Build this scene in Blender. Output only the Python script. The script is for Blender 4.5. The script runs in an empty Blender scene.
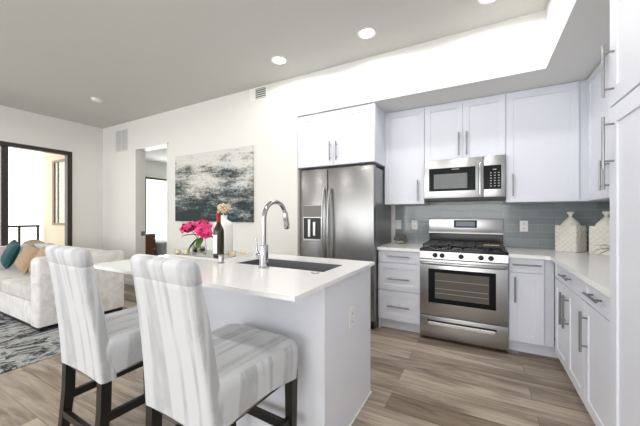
import bpy, bmesh, math, random
from mathutils import Vector, Matrix
random.seed(7)
PI = math.pi
S = bpy.context.scene
C = S.collection

# ------------------------------------------------------------------ camera
cam_d = bpy.data.cameras.new('camera')
cam = bpy.data.objects.new('camera', cam_d); C.objects.link(cam)
cam.location = (0.5412, -3.1646, 1.2413)
cam.rotation_euler = (PI/2, 0, 0.4984)
cam_d.sensor_width = 36.0
cam_d.lens = 294.31/640*36.0
cam_d.shift_y = (215.66-213.0)/640
cam_d.clip_start = 0.05
S.camera = cam

# ------------------------------------------------------------------ world, lights, exposure
S.view_settings.view_transform = 'Standard'
S.view_settings.look = 'None'
S.view_settings.gamma = 1
S.view_settings.exposure = 0.14
S.view_settings.use_curve_mapping = False
W = bpy.data.worlds.new('sky'); S.world = W; W.use_nodes = True
bgn = W.node_tree.nodes['Background']
bgn.inputs[0].default_value = (1.0, 0.985, 0.96, 1); bgn.inputs[1].default_value = 2.6

def area(name, loc, rot, sx, sy, power, col=(1, 1, 1)):
    d = bpy.data.lights.new(name, 'AREA'); d.shape = 'RECTANGLE'; d.size = sx; d.size_y = sy
    d.energy = power; d.color = col
    o = bpy.data.objects.new(name, d); C.objects.link(o); o.location = loc; o.rotation_euler = rot
    return o
# added fill light behind the camera, unseen, brightens the whole room
area('rear_fill_light', (-2.0, -6.7, 1.25), (PI/2, 0, 0), 6.6, 1.7, 84, (0.90, 0.95, 1.0))
# added unseen fill from the pantry side, for faces turned towards it
area('side_fill_light', (1.6, -4.6, 1.5), (PI/2, 0, PI/2), 2.6, 2.2, 14, (0.94, 0.97, 1.0))
# daylight outside the bedroom window
area('bedroom_window_light', (-8.7, 2.66, 1.3), (PI/2, 0, -PI/2), 1.1, 2.2, 80)

# ------------------------------------------------------------------ materials
def mat(name, col=(.8, .8, .8), rough=.5, metal=0.0, spec=.5, sheen=0, coat=0, trans=0, ior=1.45, emit=None, estr=0):
    m = bpy.data.materials.new(name); m.use_nodes = True
    b = m.node_tree.nodes['Principled BSDF']
    b.inputs['Base Color'].default_value = (*col, 1); b.inputs['Roughness'].default_value = rough
    b.inputs['Metallic'].default_value = metal; b.inputs['Specular IOR Level'].default_value = spec
    b.inputs['Sheen Weight'].default_value = sheen; b.inputs['Coat Weight'].default_value = coat
    b.inputs['Transmission Weight'].default_value = trans; b.inputs['IOR'].default_value = ior
    if emit: b.inputs['Emission Color'].default_value = (*emit, 1); b.inputs['Emission Strength'].default_value = estr
    return m
class N:
    """small node-graph helper on a material"""
    def __init__(s, m): s.t = m.node_tree; s.b = s.t.nodes['Principled BSDF']
    def new(s, k, **kw):
        n = s.t.nodes.new(k)
        for a, v in kw.items(): setattr(n, a, v)
        return n
    def link(s, a, b): s.t.links.new(a, b)
    def pos(s, scale=(1, 1, 1), rot=(0, 0, 0), loc=(0, 0, 0), obj=False):
        g = s.new('ShaderNodeTexCoord') if obj else s.new('ShaderNodeNewGeometry')
        mp = s.new('ShaderNodeMapping')
        mp.inputs['Scale'].default_value = scale; mp.inputs['Rotation'].default_value = rot; mp.inputs['Location'].default_value = loc
        s.link(g.outputs['Object' if obj else 'Position'], mp.inputs['Vector'])
        return mp.outputs['Vector']
    def noise(s, vec, scale=5, detail=4, rough=.5, dist=0):
        n = s.new('ShaderNodeTexNoise'); n.inputs['Scale'].default_value = scale; n.inputs['Detail'].default_value = detail
        n.inputs['Roughness'].default_value = rough; n.inputs['Distortion'].default_value = dist
        if vec is not None: s.link(vec, n.inputs['Vector'])
        return n.outputs['Fac']
    def ramp(s, fac, stops, interp='LINEAR'):
        r = s.new('ShaderNodeValToRGB'); r.color_ramp.interpolation = interp
        e = r.color_ramp.elements
        while len(e) > 1: e.remove(e[-1])
        e[0].position = stops[0][0]; e[0].color = (*stops[0][1], 1)
        for p, c in stops[1:]:
            x = e.new(p); x.color = (*c, 1)
        s.link(fac, r.inputs['Fac']); return r.outputs['Color']
    def mix(s, f, a, b, mode='MIX'):
        m = s.new('ShaderNodeMix', data_type='RGBA', blend_type=mode)
        for i, v in ((0, f), (6, a), (7, b)):
            if hasattr(v, 'is_output'): s.link(v, m.inputs[i])
            else: m.inputs[i].default_value = v if i == 0 else (*v, 1)
        return m.outputs[2]
    def col(s, c): s.link(c, s.b.inputs['Base Color'])
    def bump(s, h, strength=.2, dist=.01):
        b = s.new('ShaderNodeBump'); b.inputs['Strength'].default_value = strength; b.inputs['Distance'].default_value = dist
        s.link(h, b.inputs['Height']); s.link(b.outputs['Normal'], s.b.inputs['Normal'])

M = {}
M['wall'] = mat('wall_paint', (.80, .795, .765), .85, spec=.2)
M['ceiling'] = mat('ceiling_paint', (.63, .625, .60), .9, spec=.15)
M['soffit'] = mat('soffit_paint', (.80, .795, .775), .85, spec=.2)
M['trim'] = mat('trim_paint', (.88, .87, .84), .45)
M['cabinet'] = mat('cabinet_paint', (.775, .795, .87), .38)
M['island'] = mat('island_paint', (.80, .815, .875), .42)
M['quartz'] = mat('white_quartz', (.90, .90, .90), .2, spec=.55)
M['nickel'] = mat('brushed_nickel', (.33, .328, .325), .3, 1)
M['chrome'] = mat('polished_chrome', (.50, .50, .51), .08, 1)
M['dark'] = mat('black_plastic', (.012, .012, .013), .35)
M['iron'] = mat('cast_iron', (.028, .028, .028), .35)
M['enamel'] = mat('black_enamel', (.012, .012, .013), .18)
M['glassblack'] = mat('black_glass', (.008, .009, .010), .2, spec=.12)
M['ovenwin'] = mat('oven_window', (.12, .11, .095), .12, spec=.3)
M['mwwin'] = mat('microwave_window', (.20, .21, .212), .3, spec=.2)  # lighter grey puts a flat reflection into the glass colour
M['display'] = mat('blue_display', (.10, .14, .20), .15)
M['mark'] = mat('white_marking', (.55, .55, .55), .5)
M['plate'] = mat('white_plastic', (.86, .86, .85), .35)
M['blackwood'] = mat('black_stained_wood', (.012, .011, .010), .35)
M['bronze'] = mat('dark_bronze_frame', (.045, .034, .030), .4, .2)
M['tanframe'] = mat('tan_bronze_frame', (.26, .19, .115), .5)
M['stucco'] = mat('beige_stucco', (.72, .63, .50), .9)
M['concrete'] = mat('pale_concrete', (.6, .58, .55), .9)
M['teal'] = mat('teal_velvet', (.0, .060, .070), .7, sheen=.05)
M['tan'] = mat('tan_linen', (.40, .28, .175), .85, sheen=.2)
M['taupe'] = mat('taupe_linen', (.50, .42, .33), .85, sheen=.2)
M['sink'] = mat('sink_steel', (.17, .175, .18), .5, .3)
M['porcelain'] = mat('white_ceramic', (.86, .85, .82), .25)
M['canister'] = mat('cream_ceramic', (.86, .83, .77), .5)
M['canister_gap'] = mat('canister_recess', (.76, .73, .67), .6)
M['petal'] = mat('magenta_petal', (.72, .012, .17), .55, sheen=.3)
M['petal2'] = mat('pink_petal', (.85, .06, .27), .55, sheen=.3)
M['leaf'] = mat('green_leaf', (.10, .19, .035), .5)
M['stem'] = mat('green_stem', (.12, .20, .05), .5)
M['succulent'] = mat('succulent_leaf', (.20, .31, .10), .5)
M['dry'] = mat('dried_flower', (.74, .62, .44), .8)
M['gold'] = mat('gold_wire', (.55, .40, .18), .35, .8)
M['wine'] = mat('wine_glass_bottle', (.030, .022, .010), .06, spec=.6)
M['capsule'] = mat('red_foil', (.33, .008, .015), .3)
M['paper'] = mat('paper_label', (.85, .84, .82), .7)
M['cork'] = mat('cork', (.55, .40, .25), .8)
M['wax'] = mat('cream_wax', (.86, .74, .45), .5)
M['pebble'] = mat('white_pebble', (.82, .79, .72), .7)
M['blanket'] = mat('grey_blue_blanket', (.62, .67, .74), .9)
M['linen'] = mat('white_linen', (.85, .85, .86), .9)
M['blind'] = mat('blind_slats', (.82, .77, .66), .7)
M['grill'] = mat('vent_grill', (.70, .70, .68), .6)
M['ventdark'] = mat('vent_cavity', (.10, .10, .10), .8)
M['lamp'] = mat('lamp_lens', (1, 1, 1), .5, emit=(1, .93, .82), estr=9)
M['mirror_tray'] = mat('mirror_tray', (.80, .80, .79), .15, .0)
def clear(name, col=(1, 1, 1), gloss=.10, rough=.02):
    m = bpy.data.materials.new(name); m.use_nodes = True; t = m.node_tree
    t.nodes.remove(t.nodes['Principled BSDF'])
    tr = t.nodes.new('ShaderNodeBsdfTransparent'); tr.inputs[0].default_value = (*col, 1)
    gl = t.nodes.new('ShaderNodeBsdfGlossy'); gl.inputs['Roughness'].default_value = rough
    lw = t.nodes.new('ShaderNodeLayerWeight'); lw.inputs['Blend'].default_value = gloss
    mx = t.nodes.new('ShaderNodeMixShader')
    t.links.new(lw.outputs['Fresnel'], mx.inputs[0]); t.links.new(tr.outputs[0], mx.inputs[1]); t.links.new(gl.outputs[0], mx.inputs[2])
    t.links.new(mx.outputs[0], t.nodes['Material Output'].inputs['Surface'])
    return m
M['glass'] = clear('window_glass', (.97, .985, .975), .05)
M['vaseglass'] = clear('clear_vase_glass', (.985, .99, .99), .05)

def brushed(name, col, rough, stretch=(60, 60, 1.0), amount=.10, metal=1.0):
    m = mat(name, col, rough, metal); n = N(m)
    f = n.noise(n.pos(stretch), 6, 3, .6)
    n.col(n.mix(f, tuple(c*(1-amount) for c in col), tuple(min(1, c*(1+amount)) for c in col)))
    return m
M['steel'] = brushed('brushed_steel', (.47, .472, .475), .28, (1.5, 1.5, 90))
M['fridgesteel'] = brushed('fridge_steel', (.29, .288, .285), .27, (90, 90, 1.2))
M['fridgeside'] = brushed('fridge_side', (.32, .32, .325), .35, (90, 90, 1.2), metal=.8)

# planks along X
m = mat('oak_planks', (.5, .42, .34), .42, spec=.4); n = N(m)
v = n.pos()
br = n.new('ShaderNodeTexBrick'); br.offset = .37; br.offset_frequency = 2; br.squash = 1
for k, val in (('Scale', 1), ('Mortar Size', .0016), ('Mortar Smooth', .1), ('Bias', 0), ('Brick Width', 1.35), ('Row Height', .185)): br.inputs[k].default_value = val
br.inputs['Color1'].default_value = (0, 0, 0, 1); br.inputs['Color2'].default_value = (1, 1, 1, 1); br.inputs['Mortar'].default_value = (.5, .5, .5, 1)
n.link(v, br.inputs['Vector'])
tone = n.ramp(br.outputs['Color'], [(0, (.23, .178, .132)), (.35, (.325, .262, .203)), (.7, (.415, .345, .275)), (1, (.53, .455, .37))])
off = n.new('ShaderNodeVectorMath', operation='MULTIPLY_ADD')
n.link(br.outputs['Color'], off.inputs[0]); off.inputs[1].default_value = (7, 13, 5); n.link(n.pos((1.1, 9, 1)), off.inputs[2])
g1 = n.noise(off.outputs[0], 1.0, 6, .6, 1.4)
off2 = n.new('ShaderNodeVectorMath', operation='MULTIPLY_ADD')
n.link(br.outputs['Color'], off2.inputs[0]); off2.inputs[1].default_value = (3, 9, 2); n.link(n.pos((1.2, 40, 1)), off2.inputs[2])
g2 = n.noise(off2.outputs[0], 2.0, 4, .6, .3)
c1 = n.mix(.85, tone, n.ramp(g1, [(.30, (.32, .29, .27)), (.44, (.75, .73, .71)), (.54, (1.05, 1.05, 1.05)), (.68, (1.35, 1.35, 1.35))]), 'MULTIPLY')
c2 = n.mix(.55, c1, n.ramp(g2, [(.30, (.6, .58, .56)), (.52, (1.0, 1.0, 1.0)), (.7, (1.12, 1.12, 1.12))]), 'MULTIPLY')
c3 = n.mix(br.outputs['Fac'], c2, (.12, .095, .075))
n.col(c3); M['floor'] = m
# glossy grey glass subway tile (back wall uses X,Z; side wall Y,Z)
def tile(name, side):
    m = mat(name, (.3, .35, .38), .08, spec=.6); n = N(m)
    v = n.pos((1, 1, 1), ((0, 0, 0) if not side else (0, 0, PI/2)))
    v2 = n.new('ShaderNodeMapping'); v2.inputs['Rotation'].default_value = (-PI/2, 0, 0)
    n.link(v, v2.inputs['Vector'])
    b = n.new('ShaderNodeTexBrick'); b.offset = .5
    for k, val in (('Scale', 1), ('Mortar Size', .002), ('Mortar Smooth', .2), ('Bias', 0), ('Brick Width', .305), ('Row Height', .0765)): b.inputs[k].default_value = val
    b.inputs['Color1'].default_value = (.25, .28, .29, 1); b.inputs['Color2'].default_value = (.30, .33, .34, 1); b.inputs['Mortar'].default_value = (.40, .42, .425, 1)
    n.link(v2.outputs[0], b.inputs['Vector']); n.col(b.outputs['Color'])
    f = n.noise(n.pos((6, 6, 14)), 3, 2, .5)
    mu = n.new('ShaderNodeMath', operation='MULTIPLY_ADD'); n.link(b.outputs['Fac'], mu.inputs[0]); mu.inputs[1].default_value = -.6; n.link(f, mu.inputs[2])
    n.bump(mu.outputs[0], .18, .004)
    return m
M['tile'] = tile('grey_glass_tile', False); M['tileside'] = tile('grey_glass_tile_side', True)
# crushed velvet with irregular stripes for stools
def stripes(name, base, dark):
    m = mat(name, base, .6, sheen=.35, spec=.25); n = N(m)
    tc = n.new('ShaderNodeTexCoord'); sp = n.new('ShaderNodeSeparateXYZ'); n.link(tc.outputs['Object'], sp.inputs[0])
    ns = n.new('ShaderNodeSeparateXYZ'); n.link(tc.outputs['Normal'], ns.inputs[0])
    ab = n.new('ShaderNodeMath', operation='ABSOLUTE'); n.link(ns.outputs['X'], ab.inputs[0])
    gt = n.new('ShaderNodeMath', operation='GREATER_THAN'); n.link(ab.outputs[0], gt.inputs[0]); gt.inputs[1].default_value = .72
    # stripe coordinate: X on front/top faces, Y on side faces
    mxv = n.new('ShaderNodeMix', data_type='FLOAT'); n.link(gt.outputs[0], mxv.inputs[0]); n.link(sp.outputs['X'], mxv.inputs[2]); n.link(sp.outputs['Y'], mxv.inputs[3])
    along = n.new('ShaderNodeMath', operation='ADD'); n.link(sp.outputs['Z'], along.inputs[0]); n.link(sp.outputs['Y'], along.inputs[1])
    al2 = n.new('ShaderNodeMath', operation='MULTIPLY'); n.link(along.outputs[0], al2.inputs[0]); al2.inputs[1].default_value = .05
    cb = n.new('ShaderNodeCombineXYZ'); n.link(mxv.outputs[0], cb.inputs[0]); n.link(al2.outputs[0], cb.inputs[1])
    f1 = n.noise(cb.outputs[0], 22, 1.2, .4, .3)
    f2 = n.noise(n.pos((1, 1, .35), obj=True), 16, 4, .65, 1.0)
    s1 = n.ramp(f1, [(.49, (0, 0, 0)), (.57, (1, 1, 1))])
    s2 = n.ramp(f2, [(.34, (.35, .35, .35)), (.6, (1, 1, 1))])
    f = n.mix(1.0, s1, s2, 'MULTIPLY')
    n.col(n.mix(f, base, dark))
    return m
M['stool'] = stripes('striped_velvet', (.60, .61, .635), (.42, .43, .45))
m = mat('sofa_chenille', (.7, .68, .65), .85, sheen=.3); n = N(m)
f = n.noise(n.pos(), 9, 5, .65, .6); n.col(n.ramp(f, [(.3, (.60, .58, .565)), (.55, (.78, .765, .75)), (.8, (.84, .83, .82))])); M['sofa'] = m
m = mat('cushion_velvet', (.6, .6, .55), .8, sheen=.4); n = N(m)
f = n.noise(n.pos((1, 1, .5)), 7, 5, .65, .8); n.col(n.ramp(f, [(.3, (.44, .43, .40)), (.6, (.66, .645, .61)), (.85, (.76, .75, .72))])); M['seatcush'] = m
# rug
m = mat('abstract_rug', (.4, .42, .45), .95, spec=.1); n = N(m)
f = n.noise(n.pos((1.5, .8, 1), (0, 0, .6)), 1.7, 9, .70, 2.0)
f2 = n.noise(n.pos((1.2, 1.0, 1), (0, 0, -.4), (3, 1, 0)), 3, 9, .72, 1.4)
c = n.ramp(f, [(.34, (.22, .235, .25)), (.40, (.40, .40, .395)), (.45, (.015, .022, .032)), (.475, (.03, .045, .06)), (.50, (.40, .40, .395)), (.56, (.52, .51, .50)), (.60, (.20, .225, .25)), (.64, (.05, .07, .09)), (.67, (.42, .42, .41)), (.75, (.55, .54, .53))])
n.col(n.mix(.75, c, n.ramp(f2, [(.34, (.30, .33, .37)), (.47, (.95, .95, .95)), (.7, (1.12, 1.1, 1.08))]), 'MULTIPLY')); M['rug'] = m
# abstract painting
m = mat('painted_canvas', (.5, .5, .5), .6); n = N(m)
w = n.pos((.65, .65, 2.0), (0, .08, 0)); base = n.noise(w, 2.4, 9, .66, .25)
w2 = n.pos((.7, .7, 6.5), (0, -.05, 0), (1, 2, 3)); streak = n.noise(w2, 3.0, 9, .72, .15)
fine = n.noise(n.pos((3, 3, 5)), 8, 8, .75, .1)
g = n.new('ShaderNodeNewGeometry'); sp = n.new('ShaderNodeSeparateXYZ'); n.link(g.outputs['Position'], sp.inputs[0])
mr = n.new('ShaderNodeMapRange'); n.link(sp.outputs['Z'], mr.inputs[0]); mr.inputs[1].default_value = 1.15; mr.inputs[2].default_value = 2.17
a1 = n.new('ShaderNodeMath', operation='MULTIPLY_ADD'); n.link(mr.outputs[0], a1.inputs[0]); a1.inputs[1].default_value = .34; n.link(base, a1.inputs[2])
a2 = n.new('ShaderNodeMath', operation='MULTIPLY_ADD'); n.link(streak, a2.inputs[0]); a2.inputs[1].default_value = .55; n.link(a1.outputs[0], a2.inputs[2])
a3 = n.new('ShaderNodeMath', operation='MULTIPLY_ADD'); n.link(fine, a3.inputs[0]); a3.inputs[1].default_value = .60; n.link(a2.outputs[0], a3.inputs[2])
sc_ = n.new('ShaderNodeMath', operation='MULTIPLY'); n.link(a3.outputs[0], sc_.inputs[0]); sc_.inputs[1].default_value = .5
c = n.ramp(sc_.outputs[0], [(.535, (.008, .016, .022)), (.57, (.028, .055, .066)), (.60, (.095, .11, .10)), (.63, (.26, .27, .255)), (.66, (.46, .45, .43)), (.71, (.70, .69, .67))])
tint = n.noise(n.pos((.8, .8, 2)), 2.6, 4, .6)
c = n.mix(.45, c, n.ramp(tint, [(.35, (.75, .92, 1.0)), (.5, (1, 1, 1)), (.65, (1.0, .97, .86))]), 'MULTIPLY')
n.col(c); M['painting'] = m
m = mat('walnut_veneer', (.16, .09, .05), .45); n = N(m)
f = n.noise(n.pos((2, 2, 30)), 3, 4, .6, .5); n.col(n.mix(f, (.17, .09, .05), (.34, .20, .12))); M['walnut'] = m

# ------------------------------------------------------------------ geometry helpers
def nb(): return bmesh.new()
def xf(vs, T):
    if T is not None:
        for v in vs: v.co = T @ v.co
def box(bm, x0, x1, y0, y1, z0, z1, bev=0.0, seg=2, T=None):
    t = bmesh.new()
    bmesh.ops.create_cube(t, size=1)
    for v in t.verts:
        v.co = Vector(((v.co.x+.5)*(x1-x0)+x0, (v.co.y+.5)*(y1-y0)+y0, (v.co.z+.5)*(z1-z0)+z0))
    if bev > 0:
        bev = min(bev, .49*min(abs(x1-x0), abs(y1-y0), abs(z1-z0)))
        bmesh.ops.bevel(t, geom=list(t.edges), offset=bev, segments=seg, affect='EDGES', profile=.5)
    merge(bm, t, T)
def merge(bm, t, T=None):
    xf(t.verts, T)
    me = bpy.data.meshes.new('tmp'); t.to_mesh(me); t.free(); bm.from_mesh(me); bpy.data.meshes.remove(me)
def ring_loft(bm, rings, cap0=True, cap1=True, T=None):
    t = bmesh.new(); prev = None; n = len(rings[0])
    first = None
    for r in rings:
        vs = [t.verts.new(p) for p in r]
        if prev:
            for i in range(n):
                t.faces.new((prev[i], prev[(i+1) % n], vs[(i+1) % n], vs[i]))
        else: first = vs
        prev = vs
    if cap0: t.faces.new(list(reversed(first)))
    if cap1: t.faces.new(prev)
    bmesh.ops.recalc_face_normals(t, faces=list(t.faces))
    merge(bm, t, T)
def lathe(bm, prof, c=(0, 0, 0), n=24, cap0=True, cap1=True, T=None):
    rings = [[(c[0]+r*math.cos(2*PI*i/n), c[1]+r*math.sin(2*PI*i/n), c[2]+z) for i in range(n)] for r, z in prof]
    ring_loft(bm, rings, cap0, cap1, T)
def tube(bm, pts, r, n=10, T=None, radii=None):
    pts = [Vector(p) for p in pts]; rings = []
    up = None
    for i, p in enumerate(pts):
        d = (pts[min(i+1, len(pts)-1)]-pts[max(i-1, 0)]).normalized()
        if up is None:
            a = Vector((0, 0, 1)) if abs(d.z) < .9 else Vector((1, 0, 0))
            up = (a-d*a.dot(d)).normalized()
        else: up = (up-d*up.dot(d)).normalized()
        s = d.cross(up); rr = radii[i] if radii else r
        rings.append([tuple(p+(up*math.cos(2*PI*k/n)+s*math.sin(2*PI*k/n))*rr) for k in range(n)])
    ring_loft(bm, rings, T=T)
def bar(bm, a, b, wx, wy, T=None, wx2=None, wy2=None):
    """tapered square post from a to b"""
    a, b = Vector(a), Vector(b); wx2 = wx2 or wx; wy2 = wy2 or wy
    R = lambda p, u, v: [(p.x-u/2, p.y-v/2, p.z), (p.x+u/2, p.y-v/2, p.z), (p.x+u/2, p.y+v/2, p.z), (p.x-u/2, p.y+v/2, p.z)]
    ring_loft(bm, [R(a, wx, wy), R(b, wx2, wy2)], T=T)
def obj(name, bm, m, parent=None, smooth=None, kind=None):
    bmesh.ops.recalc_face_normals(bm, faces=list(bm.faces))
    me = bpy.data.meshes.new(name)
    if parent is not None:
        root = parent
        while root.parent is not None: root = root.parent
        off = root.location
        for v in bm.verts: v.co -= off
    bm.to_mesh(me); bm.free()
    ms = m if isinstance(m, (list, tuple)) else [m]
    for q in ms: me.materials.append(q if not isinstance(q, str) else M[q])
    o = bpy.data.objects.new(name, me); C.objects.link(o)
    if parent is not None: o.parent = parent
    if kind: o['kind'] = kind
    if smooth is not None:
        for p in me.polygons: p.use_smooth = True
        try:
            me.set_sharp_from_angle(angle=math.radians(smooth))
        except Exception: pass
    return o
def thing(name, label, cat, loc=(0, 0, 0), group=None):
    o = bpy.data.objects.new(name, None); C.objects.link(o); o.location = loc; o.empty_display_size = .1
    return tag(o, label, cat, group)
def tag(o, label, cat, group=None):
    o['label'] = label; o['category'] = cat
    if group: o['group'] = group
    return o
def B(*a, **k):
    bm = nb(); box(bm, *a, **k); return bm
def struct(name, bm, m, parent=None, smooth=None):
    return obj(name, bm, m, parent, smooth, kind='structure')
def dup(root, loc, label=None, group=None, rotz=None):
    r = root.copy(); C.objects.link(r); r.location = loc
    if rotz is not None: r.rotation_euler = (0, 0, rotz)
    if label: r['label'] = label
    if group: r['group'] = group
    for ch in list(root.children):
        c = ch.copy(); C.objects.link(c); c.parent = r
        for g in list(ch.children):
            d = g.copy(); C.objects.link(d); d.parent = c
    return r

# ------------------------------------------------------------------ dimensions read off the photograph
H = 2.93; YW = -.159; XW = -5.90; XA = -1.4065; YK = .62; XR = 1.71
ZU = 2.446; YU = .247; CT = .898; ZI = .914; XS = 1.015

# ------------------------------------------------------------------ room shell
struct('floor', B(-8.4, 2.6, -6.9, 3.5, -.08, 0), 'floor')
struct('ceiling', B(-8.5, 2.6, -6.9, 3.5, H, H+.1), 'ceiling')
DX0, DX1, DZ = -4.80, -3.89, 2.42
bm = nb()
box(bm, XW-.0, DX0, YW, 0, 0, H); box(bm, DX1, XA, YW, 0, 0, H); box(bm, DX0, DX1, YW, 0, DZ, H)
struct('wall_back', bm, 'wall')
# balcony side wall, with its own window opening (continues the back wall outdoors)
BX0, BX1, BZ0, BZ1 = -7.92, -7.12, 1.03, 2.47
bm = nb()
box(bm, -8.44, BX0, YW-.06, 0, -.2, 3.1); box(bm, BX1, XW-.001, YW-.06, 0, -.2, 3.1)
box(bm, BX0, BX1, YW-.06, 0, -.2, BZ0); box(bm, BX0, BX1, YW-.06, 0, BZ1, 3.1)
struct('wall_balcony', bm, 'stucco')
# left wall with slider opening
SY0, SY1, SZ = -3.45, -.65, 2.385
bm = nb()
box(bm, XW-.15, XW, SY1, YW, 0, H); box(bm, XW-.15, XW, -6.9, SY0, 0, H); box(bm, XW-.15, XW, SY0, SY1, SZ, H)
struct('wall_left', bm, 'wall')
struct('wall_kitchen', B(XA-.15, XR+.15, YK, YK+.12, 0, H), 'wall')
struct('wall_alcove', B(XA-.12, XA, 0, YK, 0, H), 'wall')
struct('wall_right', B(XR, XR+.12, -2.35, YK, 0, H), 'wall')
struct('wall_hall', B(2.5, 2.6, -6.9, -2.35, 0, H), 'wall')
struct('wall_rear_side', B(XR, 2.6, -2.35, -2.25, 0, H), 'wall')
bm = nb()
box(bm, -5.9, 2.6, -6.9, -6.8, 0, .6); box(bm, -5.9, 2.6, -6.9, -6.8, 2.9, H)
box(bm, -5.9, -5.35, -6.9, -6.8, .6, 2.9); box(bm, 1.35, 2.6, -6.9, -6.8, .6, 2.9)
struct('wall_rear', bm, 'wall')
# dropped soffit over the cabinets
bm = nb()
box(bm, XA, XR, YW, YK, ZU+.003, H)
box(bm, XS, XR, -2.3, YW, ZU+.003, H)
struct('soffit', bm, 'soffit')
# bedroom behind the doorway
struct('wall_bedroom_far', B(-8.4, -1.6, 3.3, 3.45, 0, H), 'wall')
bm = nb()
WY0, WY1, WZ0, WZ1 = 2.12, 3.2, .12, 2.42
box(bm, -8.5, -8.4, 0, WY0, 0, H); box(bm, -8.5, -8.4, WY1, 3.45, 0, H); box(bm, -8.5, -8.4, WY0, WY1, 0, WZ0); box(bm, -8.5, -8.4, WY0, WY1, WZ1, H)
struct('wall_bedroom_window', bm, 'wall')
struct('wall_bedroom_side', B(-1.6, -1.55, 0, 3.45, 0, H), 'wall')
# balcony floor
struct('floor_balcony', B(-8.44, XW-.15, -4.4, YW-.06, -.2, -.02), 'concrete')

# door frame lining
d = struct('door_1', B(DX0, DX0+.018, YW-.012, .004, 0, DZ), 'trim')
bm = nb(); box(bm, DX1-.018, DX1, YW-.012, .004, 0, DZ); obj('jamb', bm, 'trim', d)
obj('head_jamb', B(DX0, DX1, YW-.012, .004, DZ-.018, DZ), 'trim', d)
obj('strike_plate', B(DX0+.018, DX0+.021, -.075, -.005, .88, .96), 'nickel', d)
# baseboards
bm = nb(); box(bm, XW, DX0-.01, YW-.014, YW, 0, .1, .004); box(bm, DX1+.01, XA, YW-.014, YW, 0, .1, .004)
struct('baseboard_back', bm, 'trim')
struct('baseboard_left', B(XW, XW+.014, SY1+.01, YW-.014, 0, .1, .004), 'trim')

# sliding balcony door
w1 = struct('window_1', B(XW-.10, XW+.012, SY1-.07, SY1, 0, SZ, .003), 'bronze')
def fr(x0, x1, y0, y1, z0, z1, nm='frame_rail', m='bronze'): return obj(nm, B(x0, x1, y0, y1, z0, z1, .003), m, w1)
fr(XW-.10, XW+.012, SY0, SY1-.07, SZ-.065, SZ); fr(XW-.10, XW+.012, SY0, SY1-.07, 0, .05)
fr(XW-.10, XW+.012, SY0, SY0+.07, .05, SZ-.065)
fr(XW-.09, XW-.02, -1.535, -1.455, .05, SZ-.065, 'mullion')
fr(XW-.075, XW-.069, -1.455, SY1-.07, .05, SZ-.065, 'pane', 'glass'); fr(XW-.045, XW-.039, SY0+.07, -1.535, .05, SZ-.065, 'pane', 'glass')
# bedroom window
w2 = struct('window_2', B(-8.47, -8.38, WY0, WY0+.06, WZ0, WZ1), 'bronze')
for a in ((WY1-.06, WY1, WZ0, WZ1), (WY0, WY1, WZ1-.06, WZ1), (WY0, WY1, WZ0, WZ0+.06)): obj('frame_rail', B(-8.47, -8.38, *a), 'bronze', w2)
obj('pane', B(-8.43, -8.424, WY0+.06, WY1-.06, WZ0+.06, WZ1-.06), 'glass', w2)
# window in balcony wall, blinds behind the pane
FA, FB = YW-.075, YW+.02
w3 = struct('window_3', B(BX0, BX0+.09, FA, FB, BZ0, BZ1), 'tanframe')
for a in ((BX1-.05, BX1, BZ0, BZ1), (BX0+.09, BX1-.05, BZ1-.05, BZ1), (BX0+.09, BX1-.05, BZ0, BZ0+.05)):
    obj('frame_rail', B(a[0], a[1], FA, FB, a[2], a[3]), 'tanframe', w3)
obj('sash_bar', B(BX0+.23, BX0+.27, YW-.06, YW-.03, BZ0+.05, BZ1-.05), 'bronze', w3)
bm = nb()
for k in range(28):
    z = BZ0+.05+k*.048
    box(bm, BX0+.09, BX1-.05, YW-.046, YW-.040, z, z+.044)
obj('blind', bm, 'blind', w3)
obj('pane', B(BX0+.09, BX1-.05, YW-.056, YW-.052, BZ0+.05, BZ1-.05), 'glass', w3)

# ------------------------------------------------------------------ cabinets
def place(face, off, x, z):
    """matrix: local x along the face, local -y outward, z up. face 'Y': faces -Y at y=off, x along +X. face 'X': faces -X at x=off, local x along -Y"""
    if face == 'Y': return Matrix.Translation((x, off, z))
    return Matrix.Translation((off, x, z)) @ Matrix.Rotation(-PI/2, 4, 'Z')
def shaker(w, h, fw=.062, T=None, th=.02):
    bm = nb(); g = .0015
    fw = min(fw, h*.28, w*.28)
    box(bm, g, fw, -th, 0, g, h-g, .0012, 1, T); box(bm, w-fw, w-g, -th, 0, g, h-g, .0012, 1, T)
    box(bm, fw, w-fw, -th, 0, h-fw, h-g, .0012, 1, T); box(bm, fw, w-fw, -th, 0, g, fw, .0012, 1, T)
    box(bm, fw-.002, w-fw+.002, -th+.008, 0, fw-.002, h-fw+.002, 0, 1, T)
    return bm
def pull(T, x, z, L, vert, th=.02, r=.0074, so=.032):
    bm = nb(); y = -th-so
    if vert:
        tube(bm, [(x, y, z-L/2), (x, y, z+L/2)], r, 12, T)
        for s in (-1, 1): tube(bm, [(x, -th, z+s*(L/2-.035)), (x, y, z+s*(L/2-.035))], r*.8, 8, T)
    else:
        tube(bm, [(x-L/2, y, z), (x+L/2, y, z)], r, 12, T)
        for s in (-1, 1): tube(bm, [(x+s*(L/2-.035), -th, z), (x+s*(L/2-.035), y, z)], r*.8, 8, T)
    return bm
def front(parent, nm, T, w, h, pulls, m='cabinet'):
    f = obj(nm, shaker(w, h, T=T), m, parent)
    for p in pulls: obj('handle', pull(T, *p), 'nickel', f, 40)
    return f

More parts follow.
